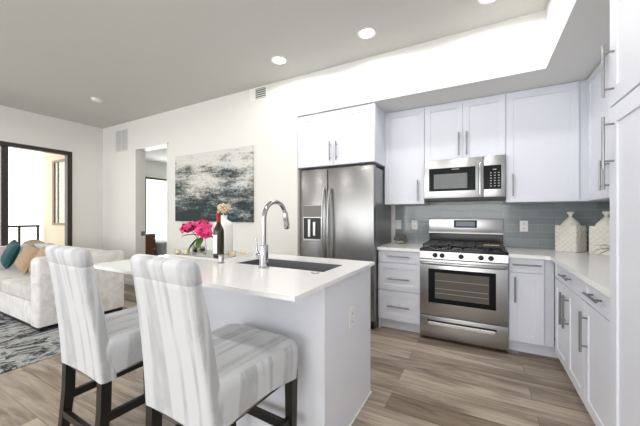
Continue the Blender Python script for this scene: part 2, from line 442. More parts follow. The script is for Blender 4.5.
# drawer base between fridge and range
XL = -.449
c = thing('drawer_cabinet', 'white three drawer base cabinet between the fridge and the range', 'cabinet', (XL, 0, 0))
bm = nb(); box(bm, XL, 0, 0.02, YK, .11, CT-.032); box(bm, XL, XL+.018, 0.02, YK, 0, .11)
obj('body', bm, 'cabinet', c); obj('toe_kick', B(XL+.018, 0, .075, .09, 0, .11), 'cabinet', c)
for z0, z1, hz in ((.735, .862, .805), (.435, .731, .565), (.112, .431, .268)):
    T = place('Y', .02, XL, z0); front(c, 'drawer', T, -XL, z1-z0, [(-XL/2, hz-z0, .235, False)])
# narrow base between range and the corner
c = thing('base_cabinet', 'white narrow base cabinet with one drawer over one door beside the range', 'cabinet', (.768, 0, 0))
obj('body', B(.768, 1.10, .02, YK, .11, CT-.032), 'cabinet', c)
obj('toe_kick', B(.768, 1.16, .075, .09, 0, .11), 'cabinet', c)
T = place('Y', .02, .770, .735); front(c, 'drawer', T, .26, .127, [(.13, .07, .21, False)])
T = place('Y', .02, .770, .112); front(c, 'door', T, .26, .619, [(.045, .470, .225, True)])
# side run facing -X
XD = 1.106
def sidecab(name, label, y0, y1, doors, dz):
    c = thing(name, label, 'cabinet', (XD, y0, 0))
    obj('body', B(XD, XR-.003, y1, y0, .11, CT-.032), 'cabinet', c)
    obj('toe_kick', B(XD+.055, XD+.07, y1, y0, 0, .11), 'cabinet', c)
    T = place('X', XD, y0, .735); front(c, 'drawer', T, y0-y1, .127, [((y0-y1)*dz, .07, .20, False)])
    x = 0
    for wf, hx in doors:
        T = place('X', XD, y0-x, .112); ww = (y0-y1)*wf
        front(c, 'door', T, ww, .619, [(hx if hx > 0 else ww+hx, .452, .235, True)]); x += ww
    return c
sidecab('base_cabinet', 'white base cabinet with paired narrow doors nearest the tiled corner of the side run', -.09, -.865, [(.5, -.044), (.5, .044)], .54)
sidecab('base_cabinet', 'white base cabinet with one drawer and one door beside the tall pantry', -.87, -1.335, [(1, .058)], .48)
# tall pantry
XP = 1.082
c = thing('pantry_cabinet', 'tall white pantry cabinet with stacked doors and long bar pulls', 'cabinet', (XP, -1.345, 0))
obj('body', B(XP, XR-.003, -2.24, -1.342, .11, ZU), 'cabinet', c); obj('toe_kick', B(XP+.055, XP+.07, -2.24, -1.342, 0, .11), 'cabinet', c)
for z0, z1, hz in ((1.735, ZU-.004, 1.888), (.112, 1.729, 1.567)):
    T = place('X', XP, -1.345, z0); f = obj('door', shaker(.62, z1-z0, .078, T), 'cabinet', c)
    obj('handle', pull(T, .052, hz-z0, .235, True, r=.006, so=.036), 'nickel', f, 40)

# uppers
def upper(name, label, x0, x1, z0, z1, y, doors):
    c = thing(name, label, 'cabinet', (x0, y, z0))
    obj('body', B(x0, x1, y+.02, YK-.003, z0, z1), 'cabinet', c)
    x = x0
    for w, hx, hz, L in doors:
        T = place('Y', y+.02, x, z0)
        front(c, 'door', T, w, z1-z0-.012, [(hx if hx > 0 else w+hx, hz-z0, L, True)]); x += w
    return c
upper('wall_cabinet', 'white single door wall cabinet between the fridge cabinet and the microwave', XL, -.002, 1.372, ZU, YU, [(.447, -.067, 1.52, .235)])
upper('wall_cabinet', 'white two door wall cabinet above the microwave', 0, .762, 1.842, ZU, YU, [(.381, -.037, 1.99, .24), (.381, .037, 1.99, .24)])
upper('wall_cabinet', 'wide white single door wall cabinet between the microwave and the corner', .764, 1.384, 1.372, ZU, YU, [(.555, .055, 1.537, .215)])
upper('fridge_cabinet', 'white two door cabinet above the fridge', -1.404, -.4405, 1.818, ZU-.004, -.15, [(.4815, -.04, 1.975, .215), (.4815, .04, 1.975, .215)])
c = thing('wall_cabinet', 'white wall cabinet with paired bar pulls on the side wall beside the pantry', 'cabinet', (1.385, .24, 1.372))
obj('body', B(1.385, XR-.003, -1.335, YK-.003, 1.372, ZU), 'cabinet', c)
for y0, w, hx in ((.215, .458, -.033), (-.247, .45, .033)):
    T = place('X', 1.385, y0, 1.372); front(c, 'door', T, w, ZU-1.372-.012, [(hx if hx > 0 else w+hx, .17, .225, True)])
# small crown scribe under the soffit
struct('trim_1', B(XL, 1.384, YU+.008, YU+.02, ZU-.012, ZU), 'cabinet')

# worktops
t = tag(obj('countertop', B(XL-.004, -.002, -.038, YK-.001, CT-.032, CT, .003), 'quartz'), 'short white quartz worktop beside the fridge', 'worktop')
bm = nb()
p = [(.765, -.038), (1.030, -.038), (1.062, -.070), (1.062, -1.339), (XR-.001, -1.339), (XR-.001, YK-.001), (.765, YK-.001)]
ring_loft(bm, [[(x, y, CT-.032) for x, y in p], [(x, y, CT) for x, y in p]])
tag(obj('countertop', bm, 'quartz'), 'long white quartz worktop turning the corner under the canisters', 'worktop')
# backsplash
struct('trim_2', B(XL+.035, XR, YK-.008, YK, CT, 1.372), 'tile')
struct('trim_3', B(XR-.008, XR, -1.339, YK-.008, CT, 1.372), 'tileside')
struct('trim_4', B(XL-.03, XL+.035, YK-.010, YK, CT, 1.372), 'trim')

# ------------------------------------------------------------------ fridge
FX0, FX1, FY, FZ = -1.398, -.456, -.12, 1.795
c = thing('refrigerator', 'stainless side by side refrigerator with ice dispenser', 'refrigerator', (FX0, FY, 0))
obj('body', B(FX0+.01, FX1-.004, FY+.075, YK-.03, .02, FZ-.02, .004), 'fridgeside', c)
FS = -1.016
l = obj('freezer_door', B(FX0, FS-.004, FY, FY+.07, .10, FZ, .008, 3), 'fridgesteel', c, 40)
r = obj('fridge_door', B(FS+.004, FX1, FY, FY+.07, .10, FZ, .008, 3), 'fridgesteel', c, 40)
obj('base_grille', B(FX0+.02, FX1-.02, FY+.03, FY+.07, .015, .095), 'dark', c)
obj('hinge_cover', B(FX1-.11, FX1-.02, FY+.01, FY+.13, FZ, FZ+.018, .003), 'dark', c)
obj('door_gap', B(FS-.004, FS+.004, FY+.02, FY+.07, .10, FZ-.005), 'dark', c)
# curved bar handles
for s, par in ((-1, l), (1, r)):
    bm = nb(); x = FS+s*.036; pts = []
    for k in range(17):
        u = k/16; z = .60+u*(1.56-.60); pts.append((x+s*.012*math.sin(PI*u)*0, FY-.024-.050*math.sin(PI*u)**.8, z))
    tube(bm, pts, .0125, 12); tube(bm, [(x, FY, .615), (x, FY-.03, .615)], .011, 10); tube(bm, [(x, FY, 1.545), (x, FY-.03, 1.545)], .011, 10)
    obj('handle', bm, 'steel', par, 50)
# dispenser
dp = obj('dispenser', B(FX0+.050, FX0+.305, FY-.006, FY+.001, .94, 1.365, .003), 'steel', l)
obj('control_panel', B(FX0+.055, FX0+.300, FY-.010, FY-.005, 1.225, 1.36, .002), mat('dispenser_panel', (.16, .15, .13), .35, .4), dp)
bm = nb()
box(bm, FX0+.060, FX0+.295, FY-.007, FY-.0055, .955, 1.215)
obj('recess', bm, 'dark', dp)
bm = nb(); box(bm, FX0+.125, FX0+.16, FY-.02, FY-.007, .985, 1.20, .006); box(bm, FX0+.195, FX0+.23, FY-.02, FY-.007, 1.0, 1.17, .006)
obj('paddle', bm, 'steel', dp); obj('drip_tray', B(FX0+.060, FX0+.295, FY-.02, FY-.006, .945, .965, .003), 'steel', dp)
obj('badge', B(FX1-.135, FX1-.065, FY-.0015, FY+.001, 1.735, 1.742), mat('badge_grey', (.25, .25, .25), .4, .6), r)

# ------------------------------------------------------------------ range
RX0, RX1, RY = .002, .763, -.045
c = thing('range', 'stainless gas range with five black knobs and oven window', 'oven', (RX0, RY, 0))
obj('body', B(RX0, RX1, RY+.03, YK-.02, .03, .885), 'fridgeside', c)
for x in (RX0+.04, RX1-.04):
    for y in (RY+.1, YK-.08): bm = nb(); lathe(bm, [(.018, 0), (.018, .03)], (x, y, 0), 12); obj('foot', bm, 'dark', c)
obj('cooktop', B(RX0-.002, RX1+.002, RY-.012, .555, .885, .913, .006, 3), 'enamel', c, 40)
# control strip, leaning slightly back
bm = nb(); rings = [[(x, y, z) for (y, z) in ((RY-.014, .815), (RY-.008, .885), (RY+.05, .885), (RY+.05, .815))] for x in (RX0, RX1)]
ring_loft(bm, rings); cp = obj('control_strip', bm, 'steel', c)
for x in (.148, .213, .381, .548, .628):
    bm = nb(); T = Matrix.Translation((x, RY-.012, .85)) @ Matrix.Rotation(PI/2, 4, 'X')
    lathe(bm, [(.024, 0), (.024, .004), (.021, .008), (.019, .026), (.016, .030)], n=20, T=T); box(bm, -.004, .004, -.019, .019, .028, .036, .002, 1, T)
    obj('knob', bm, 'dark', c, 40)
dr = obj('oven_door', B(RX0, RX1, RY-.012, RY+.03, .255, .808, .006, 3), 'steel', c, 40)
obj('window_surround', B(RX0+.083, RX1-.095, RY-.0145, RY-.010, .378, .715, .002), 'glassblack', dr)
obj('window_glass', B(RX0+.145, RX1-.150, RY-.0165, RY-.0140, .425, .68), 'ovenwin', dr)
bm = nb()
for z in (.475, .52, .60): box(bm, RX0+.15, RX1-.155, RY-.0175, RY-.0160, z, z+.006)
obj('rack', bm, mat('rack_wire', (.30, .28, .25), .4, .3), dr)
bm = nb(); pts = [(RX0+.02, RY-.012, .775), (RX0+.022, RY-.045, .775), (RX0+.06, RY-.058, .775), (RX0+.38, RY-.066, .775), (RX1-.06, RY-.058, .775), (RX1-.022, RY-.045, .775), (RX1-.02, RY-.012, .775)]
tube(bm, pts, .016, 12); obj('handle', bm, 'steel', dr, 50)
dw = obj('storage_drawer', B(RX0, RX1, RY-.010, RY+.03, .032, .243, .005, 3), 'steel', c, 40)
obj('drawer_handle', B(RX0+.085, RX1-.10, RY-.022, RY-.010, .158, .190, .004), mat('bright_steel', (.85, .85, .85), .18, .9), dw)
obj('handle_recess', B(RX0+.075, RX1-.09, RY-.0125, RY-.0098, .186, .205), 'dark', dw)
# backguard
bg = obj('backguard', B(RX0, RX1, .545, .612, 1.045, 1.205, .006, 3), 'steel', c, 40)
obj('guard_base', B(RX0+.004, RX1-.004, .555, .605, .905, 1.045), 'enamel', c)
obj('display', B(.275, .51, .540, .546, 1.105, 1.19, .002), 'glassblack', bg)
obj('clock_screen', B(.295, .49, .538, .541, 1.12, 1.175), 'display', bg)
obj('guard_ledge', B(RX0, RX1, .530, .56, 1.038, 1.052, .003), 'steel', c)
# burners and grates
for k, (x, y) in enumerate(((.15, .10), (.15, .40), (.381, .25), (.61, .10), (.61, .40))):
    bm = nb(); lathe(bm, [(.05, .912), (.05, .922), (.035, .926), (.035, .936), (.001, .938)], (x, y, 0), 20); obj('burner', bm, 'iron', c, 40)
for gx0, gx1 in ((.022, .262), (.268, .494), (.500, .740)):
    bm = nb(); z0, z1 = .942, .956
    for x in (gx0+.006, gx1-.006): box(bm, x-.006, x+.006, .0, .52, z0, z1, .002, 1)
    for y in (.006, .26, .514): box(bm, gx0, gx1, y-.006, y+.006, z0, z1, .002, 1)
    xm = (gx0+gx1)/2; box(bm, xm-.005, xm+.005, .0, .52, z0, z1+.004, .002, 1)
    for y in (.12, .39): box(bm, gx0, gx1, y-.005, y+.005, z0, z1+.004, .002, 1)
    for x in (gx0+.008, gx1-.008):
        for y in (.01, .51): box(bm, x-.007, x+.007, y-.007, y+.007, .912, z0+.002)
    obj('grate', bm, 'iron', c)
tag(obj('spoon_rest', B(.57, .70, .04, .075, .958, .966, .003), mat('brass_rest', (.55, .45, .30), .35, .7)), 'small pale metal strip lying on the range grates', 'spoon rest')

# ------------------------------------------------------------------ microwave
MY = .195; mz0, mz1 = 1.425, 1.836
c = thing('microwave', 'stainless over range microwave with black door glass and keypad', 'microwave', (0, MY, mz0))
obj('body', B(.004, .758, MY+.03, YK-.01, mz0, mz1), 'fridgeside', c)
obj('vent_strip', B(.006, .756, MY+.012, YK-.03, mz0-.022, mz0), 'dark', c)
dr = obj('door', B(.004, .566, MY, MY+.03, mz0, mz1, .005, 3), 'steel', c, 40)
obj('door_glass', B(.055, .50, MY-.003, MY+.001, mz0+.075, mz0+.318, .002), 'glassblack', dr)
obj('window', B(.105, .425, MY-.0045, MY-.0025, mz0+.10, mz0+.255), 'mwwin', dr)
obj('badge', B(.28, .35, MY-.0045, MY-.0025, mz0+.297, mz0+.303), 'mark', dr)
cp = obj('control_panel', B(.569, .758, MY, MY+.03, mz0, mz1, .005, 3), 'steel', c, 40)
obj('keypad_glass', B(.572, .722, MY-.003, MY+.001, mz0+.078, mz0+.315, .002), 'glassblack', cp)
for i in range(3):
    for j in range(6):
        x = .628+i*.033; z = mz0+.105+j*.026; obj('keypad_key', B(x, x+.013, MY-.0045, MY-.0028, z, z+.008), 'mark', cp)
obj('clock_display', B(.65, .68, MY-.0045, MY-.0028, mz0+.268, mz0+.276), 'mark', cp)
bm = nb(); tube(bm, [(.540, MY-.040, mz0+.03), (.540, MY-.046, mz0+.19), (.540, MY-.040, mz0+.35)], .013, 12)
for z in (.05, .33): tube(bm, [(.540, MY, mz0+z), (.540, MY-.04, mz0+z)], .010, 10)
obj('handle', bm, 'chrome', dr, 50)

# ------------------------------------------------------------------ island
IX0, IX1, IY0, IY1 = -1.765, -.116, -2.172, -1.1465
bx0, bx1, by0, by1 = -1.60, -.1476, -1.872, -1.177
kx0, kx1, ky0, ky1 = -.95, -.255, -1.655, -1.36       # sink cut-out
c = thing('kitchen_island', 'white kitchen island base carrying the sink', 'island', ((bx0+bx1)/2, (by0+by1)/2, 0))
bm = nb(); T_ = .02
box(bm, bx0, bx1, by0, by0+T_, 0, ZI-.02); box(bm, bx0, bx1, by1-T_, by1, .1, ZI-.02)
box(bm, bx0, bx0+T_, by0+T_, by1-T_, 0, ZI-.02); box(bm, bx1-T_, bx1, by0+T_, by1-T_, 0, ZI-.02)
box(bm, bx0+T_, bx1-T_, by0+T_, by1-.08, .1, .12)
obj('body', bm, 'island', c)
obj('end_panel', B(bx1, bx1+.012, by0-.004, by1, 0.012, ZI-.021, .002), 'island', c)
obj('toe_mould', B(bx1+.0125, bx1+.022, by0, by1, 0, .014, .003), 'trim', c)
for i, (x0, x1) in enumerate(((bx0+.02, -1.22), (-1.215, -.70), (-.695, -.17))):
    T = Matrix.Translation((x1, by1, .12)) @ Matrix.Rotation(PI, 4, 'Z'); f = obj('door', shaker(x1-x0, .74, T=T), 'island', c)
    obj('handle', pull(T, .05, .62, .2, True), 'nickel', f, 40)
# top with sink hole
bm = nb(); z0, z1 = ZI-.02, ZI
O_ = [(IX0, IY0), (IX1, IY0), (IX1, IY1), (IX0, IY1)]; I_ = [(kx0, ky0), (kx1, ky0), (kx1, ky1), (kx0, ky1)]
V = {}
for tagk, P in (('o', O_), ('i', I_)):
    for k, (x, y) in enumerate(P):
        for s, z in ((0, z0), (1, z1)): V[tagk, k, s] = bm.verts.new((x, y, z))
for k in range(4):
    j = (k+1) % 4
    bm.faces.new((V['o', k, 1], V['o', j, 1], V['i', j, 1], V['i', k, 1])); bm.faces.new((V['o', j, 0], V['o', k, 0], V['i', k, 0], V['i', j, 0]))
    bm.faces.new((V['o', k, 0], V['o', j, 0], V['o', j, 1], V['o', k, 1])); bm.faces.new((V['i', j, 0], V['i', k, 0], V['i', k, 1], V['i', j, 1]))
tag(obj('island_countertop', bm, 'quartz'), 'white quartz island top with overhang and sink cut-out', 'worktop')
# sink
c = thing('sink', 'dark undermount sink set into the island top', 'sink', ((kx0+kx1)/2, (ky0+ky1)/2, ZI-.02))
bm = nb(); e = .010; q = .001; zb = ZI-.24; zt = ZI-.003
box(bm, kx0+q, kx0+e, ky0+q, ky1-q, zb, zt); box(bm, kx1-e, kx1-q, ky0+q, ky1-q, zb, zt)
box(bm, kx0+e, kx1-e, ky0+q, ky0+e, zb, zt); box(bm, kx0+e, kx1-e, ky1-e, ky1-q, zb, zt); box(bm, kx0+q, kx1-q, ky0+q, ky1-q, zb-e, zb)
obj('basin', bm, 'sink', c)
bm = nb(); lathe(bm, [(.045, 0), (.045, .003), (.03, .003), (.025, .001)], ((kx0+kx1)/2, (ky0+ky1)/2, zb), 24); obj('drain', bm, 'chrome', c, 40)
# faucet
fx, fy = -.650, -1.712
c = thing('kitchen_faucet', 'tall chrome gooseneck faucet standing on the island at the sink', 'faucet', (fx, fy, ZI))
bm = nb(); lathe(bm, [(.034, 0), (.034, .008), (.028, .012), (.027, .14), (.024, .146)], (fx, fy, ZI), 28); obj('base', bm, 'chrome', c, 40)
bm = nb(); R_ = .118; zt = 1.215; pts = [(fx, fy, ZI+.14), (fx, fy, 1.1)]
for k in range(19):
    a = PI-k/18*PI*.96; pts.append((fx, fy+R_+R_*math.cos(a), zt+R_*math.sin(a)))
tube(bm, pts, .0145, 16); obj('spout', bm, 'chrome', c, 60)
e = Vector(pts[-1]); d_ = (Vector(pts[-1])-Vector(pts[-2])).normalized()
bm = nb(); tube(bm, [e-d_*.035, e-d_*.03, e+d_*.02, e+d_*.075, e+d_*.082], .017, 16, radii=[.0155, .0185, .0185, .0195, .0155]); obj('spray_head', bm, 'chrome', c, 50)
bm = nb(); tube(bm, [(fx, fy, ZI+.075), (fx-.052, fy, ZI+.075), (fx-.058, fy, ZI+.075)], .016, 14, radii=[.016, .016, .013])
tube(bm, [(fx-.045, fy, ZI+.075), (fx-.058, fy+.0, ZI+.12), (fx-.062, fy, ZI+.185)], .006, 10, radii=[.007, .006, .0055]); obj('lever', bm, 'chrome', c, 50)
c = thing('air_gap', 'small chrome cylinder on the island beside the wine bottle', 'air gap', (-1.035, -1.70, ZI))
bm = nb(); lathe(bm, [(.022, 0), (.022, .006), (.018, .008), (.018, .055), (.014, .060)], (-1.035, -1.70, ZI), 20); obj('cap', bm, 'chrome', c, 40)
bm = nb(); lathe(bm, [(.023, 0), (.023, .004), (.021, .0045)], (-1.035, -1.70, ZI), 20); obj('flange', bm, 'dark', c, 40)
c = thing('air_switch', 'round chrome push button flush in the island top beside the sink', 'switch', (-.287, -1.70, ZI))
bm = nb(); lathe(bm, [(.024, 0), (.024, .004), (.019, .006), (.017, .003)], (-.287, -1.70, ZI), 24); obj('ring', bm, 'nickel', c, 40)
bm = nb(); lathe(bm, [(.0165, .001), (.0165, .005), (.012, .007)], (-.287, -1.70, ZI), 24); obj('button', bm, 'porcelain', c, 40)

# outlets
def outlet(name, label, T, kind, group=None):
    c = thing(name, label, 'outlet' if kind == 'outlet' else 'switch', T.translation)
    bm = nb(); box(bm, -.036, .036, -.006, 0, -.058, .058, .003, 2, T); pl = obj('cover_plate', bm, 'plate', c)
    bm = nb()
    if kind == 'outlet':
        for z in (-.024, .024):
            bm = nb(); box(bm, -.016, .016, -.008, -.006, z-.015, z+.015, .003, 1, T)
            rc = obj('receptacle', bm, 'plate', c)
            for x in (-.007, .005): bm = nb(); box(bm, x, x+.003, -.0086, -.0079, z-.004, z+.007, 0, 1, T); obj('slot', bm, 'ventdark', rc)
    else:
        box(bm, -.016, .016, -.010, -.006, -.034, .034, .002, 1, T); obj('rocker', bm, 'plate', c)
    return c
TY = lambda x, z: Matrix.Translation((x, YK-.008, z))
outlet('light_switch', 'white wall switch on the tiles nearest the fridge', TY(-.375, 1.128), 'switch')
outlet('wall_outlet', 'white outlet plate on the tiles beside the range backguard', TY(-.175, 1.128), 'outlet')
outlet('wall_outlet', 'white outlet plate on the tiles between the range and the canisters', TY(.948, 1.13), 'outlet')
outlet('wall_outlet', 'white outlet plate on the end panel of the island', Matrix.Translation((bx1+.012, -1.53, .632)) @ Matrix.Rotation(PI/2, 4, 'Z'), 'outlet')

# ------------------------------------------------------------------ ceiling lights, detector, vents
def downlight(x, y, label, watts=16):
    c = thing('recessed_light', label, 'ceiling light', (x, y, H), 'recessed ceiling lights')
    bm = nb(); lathe(bm, [(.088, 0), (.088, -.004), (.07, -.006), (.066, -.002)], (x, y, H), 32, cap0=False, cap1=False); obj('trim_ring', bm, 'trim', c, 40)
    bm = nb(); lathe(bm, [(.067, -.0025), (.001, -.0025)], (x, y, H), 32, cap0=False); obj('lens', bm, 'lamp', c)
    d = bpy.data.lights.new('downlight_lamp', 'SPOT'); d.energy = watts; d.color = (1, .972, .925); d.spot_size = math.radians(176); d.spot_blend = .12; d.shadow_soft_size = .06
    o = bpy.data.objects.new('downlight_lamp', d); C.objects.link(o); o.location = (0, 0, -.02); o.parent = c
    return c
downlight(-.379, -.564, 'recessed ceiling light above the fridge and the island, middle one of the row')
downlight(-1.378, -.57, 'recessed ceiling light nearest the small black wall vent')
downlight(.609, -.555, 'recessed ceiling light nearest the soffit corner, cut by the top edge of the photo')
for x, y, w in ((-.9, -2.3, 'over the stool side of the island'), (.35, -2.3, 'over the aisle beside the island end'), (-2.6, -3.6, 'over the open floor beyond the rug'), (-4.4, -3.4, 'over the rug in front of the sofa'), (-.6, -4.2, 'over the open floor behind the stools')):  # extra fittings added out of view to balance the lighting
    downlight(x, y, 'added unseen ceiling fill light '+w, 24)
c = thing('smoke_detector', 'small round white smoke detector on the ceiling above the sofa', 'smoke detector', (-4.335, -.963, H))
bm = nb(); lathe(bm, [(.065, 0), (.065, -.012), (.055, -.03), (.03, -.036), (.001, -.036)], (-4.335, -.963, H), 28); obj('cover', bm, 'plate', c, 40)
bm = nb(); lathe(bm, [(.075, 0), (.075, -.006), (.07, -.008)], (-4.335, -.963, H), 28); obj('base_ring', bm, 'trim', c, 40)
c = thing('wall_vent', 'small wall vent with dark louvres high on the white wall', 'vent', (-1.965, YW, 2.855))
obj('frame', B(-2.16, -1.87, YW-.008, YW, 2.755, 2.925, .003), 'trim', c)
obj('cavity', B(-2.055, -1.885, YW-.0095, YW-.008, 2.772, 2.905), 'ventdark', c)
bm = nb()
for k in range(5): box(bm, -2.055, -1.885, YW-.016, YW-.0095, 2.776+k*.027, 2.786+k*.027)
obj('louvre', bm, 'grill', c)
c = thing('return_air_grille', 'pale grey return air grille on the wall beside the doorway', 'vent', (-5.23, YW, 2.42))
obj('frame', B(-5.43, -5.03, YW-.008, YW, 2.42, 2.82, .003), 'grill', c)
bm = nb()
for k in range(20): box(bm, -5.405, -5.24, YW-.012, YW-.008, 2.445+k*.0178, 2.452+k*.0178); box(bm, -5.22, -5.055, YW-.012, YW-.008, 2.445+k*.0178, 2.452+k*.0178)
obj('louvre', bm, mat('louvre_grey', (.50, .50, .49), .6), c)
# painting
c = thing('painting', 'large abstract canvas in grey, teal and black on the white wall', 'painting', (-2.875, YW, 1.15))
obj('canvas', B(-3.66, -2.09, YW-.038, YW-.001, 1.155, 2.168, .002), 'painting', c)

# ------------------------------------------------------------------ bar stools
def rrect(hx, y0, y1, r, z, n=8, arch=None):
    """rounded rectangle ring: x -hx..hx, y y0..y1; arch lifts the middle of each side"""
    r = min(r, hx*.98, (y1-y0)*.49); out = []
    for cx, cy, a0 in ((hx-r, y0+r, -PI/2), (hx-r, y1-r, 0), (-hx+r, y1-r, PI/2), (-hx+r, y0+r, PI)):
        for k in range(n+1):
            a = a0+PI/2*k/n; out.append([cx+r*math.cos(a), cy+r*math.sin(a), z])
    # densify straight runs
    res = []
    for i, p in enumerate(out):
        q = out[(i+1) % len(out)]; res.append(p)
        if (i % (n+1)) == n:
            for k in range(1, 8): res.append([p[0]+(q[0]-p[0])*k/8, p[1]+(q[1]-p[1])*k/8, z])
    if arch:
        ym = (y0+y1)/2; hy = (y1-y0)/2
        for p in res:
            sx = p[0]/hx; sy = (p[1]-ym)/hy
            p[2] += arch*((1-sx*sx)*(abs(sy) > .9) + (1-sy*sy)*(abs(sx) > .9))
    return [tuple(p) for p in res]
def make_stool(x):
    y0 = -2.20
    c = thing('bar_stool', '', 'bar stool', (x, y0, 0), 'bar stools at the island')
    P = lambda ring: [(px+x, py+y0, pz) for px, py, pz in ring]
    # seat: boxed cover with arched hem
    rings = []
    for z, hx, ya, yb, r, ar in ((.458, .222, -.235, .250, .035, .03), (.50, .224, -.235, .253, .035, .012), (.56, .227, -.235, .256, .04, 0),
                                 (.605, .228, -.235, .257, .045, 0), (.632, .222, -.23, .252, .05, 0), (.647, .205, -.22, .236, .05, 0), (.654, .16, -.18, .19, .05, 0), (.657, .09, -.1, .1, .04, 0)):
        rr = rrect(hx, ya, yb, r, z, arch=ar)
        rr = [(px*(1+.10*(py/.25 if py > -.24 else -1)*.55), py, pz) for px, py, pz in rr]
        rings.append(P(rr))
    bm = nb(); ring_loft(bm, rings); obj('seat', bm, 'stool', c, 60)
    rings = []
    Z0, Z1 = .448, 1.062; up = .032
    for z, gr, rad in ((.448, 0, .02), (.55, 0, .02), (.65, 0, .02), (.75, 0, .02), (.85, 0, .02), (.95, 0, .02), (.968, 0, .02), (.972, .002, .02), (.976, -.001, .02),
                       (1.01, -.003, .022), (1.035, -.003, .026), (1.050, .001, .028), (1.058, .009, .024), (1.062, .020, .012)):
        z = z if z < .7 else z+up*min(1, (z-.7)/.25)
        k = (z-Z0)/(Z1-Z0); hx = .2206+(.176-.2206)*k-gr; ya = -.241-.081*(.55*k+.45*k*k)
        rr = rrect(hx, ya+gr, ya+(.075 if z < .6 else .064)-gr, rad, z)
        if z > 1.03: rr = [(px, py, pz-.010*(1-(px/.18)**2)*(z-1.03)/.06) for px, py, pz in rr]
        if z < .5: rr = [(px, py, pz+.012*(1-(px/.222)**2)) for px, py, pz in rr]
        rings.append(P(rr))
    bm = nb(); ring_loft(bm, rings); obj('backrest', bm, 'stool', c, 60)
    bm = nb(); box(bm, x-.18, x+.18, y0-.225, y0+.225, .435, .47); obj('apron', bm, 'blackwood', c)
    for sx in (-1, 1):
        bm = nb()
        rings = []
        for z, yy in ((.50, -.212), (.30, -.217), (.12, -.235), (0, -.258)):
            w = .045 if z > .2 else .04
            rings.append([(x+sx*.190-w/2, y0+yy-w/2, z), (x+sx*.190+w/2, y0+yy-w/2, z), (x+sx*.190+w/2, y0+yy+w/2, z), (x+sx*.190-w/2, y0+yy+w/2, z)])
        ring_loft(bm, rings); obj('leg', bm, 'blackwood', c)
        bm = nb(); bar(bm, (x+sx*.205, y0+.222, 0), (x+sx*.205, y0+.222, .50), .034, .034, None, .045, .045); obj('leg', bm, 'blackwood', c)
        bm = nb(); ring_loft(bm, [[(x+sx*xx-.011, y0+yy, z-.02), (x+sx*xx+.011, y0+yy, z-.02), (x+sx*xx+.011, y0+yy, z+.02), (x+sx*xx-.011, y0+yy, z+.02)] for xx, yy, z in ((.190, -.235, .265), (.205, .225, .265))])
        obj('stretcher', bm, 'blackwood', c)
    bm = nb(); box(bm, x-.172, x+.172, y0-.248, y0-.226, .17, .205); obj('stretcher', bm, 'blackwood', c)
    bm = nb(); box(bm, x-.205, x+.205, y0+.21, y0+.234, .20, .24); obj('footrest', bm, 'blackwood', c)
    return c
st = make_stool(-.472)
st.rotation_euler = (0, 0, -.045)
st['label'] = 'striped white velvet bar stool nearest the free end of the island'
dup(st, (-1.231, -2.20, 0), 'striped white velvet bar stool between the sofa and the other stool', rotz=-.02)

# ------------------------------------------------------------------ sofa, cushions, rug
c = thing('sofa', 'pale grey chenille sofa beside the stools on the rug', 'sofa', (-4.65, -1.43, 0))
SX0, SX1, SF, SB = -5.76, -3.545, -1.868, -1.0
obj('frame', B(SX0+.03, SX1-.015, SF+.012, SB-.01, .05, .30, .015, 3), 'sofa', c, 50)
for nm, a0, a1 in (('arm', SX0, SX0+.20), ('arm', SX1-.20, SX1)):
    bm = nb(); P = [(a0, a1)]
    rings = []
    for k, (z, ins) in enumerate(((.055, .004), (.07, 0), (.60, 0), (.735, 0), (.765, .008), (.782, .025), (.79, .05))):
        ring = rrect((a1-a0)/2-ins, SF+ins*.8, SB+.0-ins*.3, .03, z, 5)
        rings.append([(px+(a0+a1)/2, py, pz) for px, py, pz in ring])
    ring_loft(bm, rings); obj(nm, bm, 'sofa', c, 60)
obj('back', B(SX0+.19, SX1-.19, SB-.20, SB, .25, .775, .04, 4), 'sofa', c, 50)
xm = (SX0+SX1)/2
for a0, a1 in ((SX0+.205, xm-.004), (xm+.004, SX1-.205)):
    obj('seat_cushion', B(a0, a1, SF-.005, SB-.19, .302, .455, .035, 4), 'seatcush', c, 50)
    obj('back_cushion', B(a0, a1, SB-.30, SB-.17, .46, .80, .05, 4), 'sofa', c, 50)
obj('plinth', B(SX0+.05, SX1-.05, SF+.03, SB-.03, .012, .055), 'blackwood', c)
for x in (SX0+.055, SX1-.055):
    for y in (SF+.06, SB-.06): bm = nb(); bar(bm, (x, y, .010), (x, y, .06), .07, .07); obj('foot', bm, 'blackwood', c)
def pillow(name, label, loc, w, h, t, rot, m, n=14):
    bm = nb(); T = Matrix.Translation(loc) @ Matrix.Rotation(rot[2], 4, 'Z') @ Matrix.Rotation(rot[0], 4, 'X') @ Matrix.Rotation(rot[1], 4, 'Y')
    for s in (-1, 1):
        g = []
        for i in range(n+1):
            row = []
            for j in range(n+1):
                u = i/n*2-1; v = j/n*2-1
                th = t/2*((1-u**4)*(1-v**4))**.55
                k = 1-.07*(1-abs(v))*abs(u)**3; k2 = 1-.07*(1-abs(u))*abs(v)**3
                row.append(bm.verts.new(T @ Vector((u*w/2*k, s*th, v*h/2*k2))))
            g.append(row)
        for i in range(n):
            for j in range(n): bm.faces.new((g[i][j], g[i+1][j], g[i+1][j+1], g[i][j+1]))
    bmesh.ops.remove_doubles(bm, verts=bm.verts, dist=.0005)
    o = obj(name, bm, m, None, 60); return tag(o, label, 'cushion', 'throw cushions on the sofa')
pillow('throw_pillow', 'teal velvet throw cushion standing in full view on the sofa seat', (-5.33, -1.59, .70), .40, .36, .12, (-.34, .20, -.1), 'teal')
pillow('throw_pillow', 'plain tan cushion touching the teal cushion on the sofa', (-4.89, -1.54, .665), .44, .36, .13, (-.42, .22, 0), 'tan')
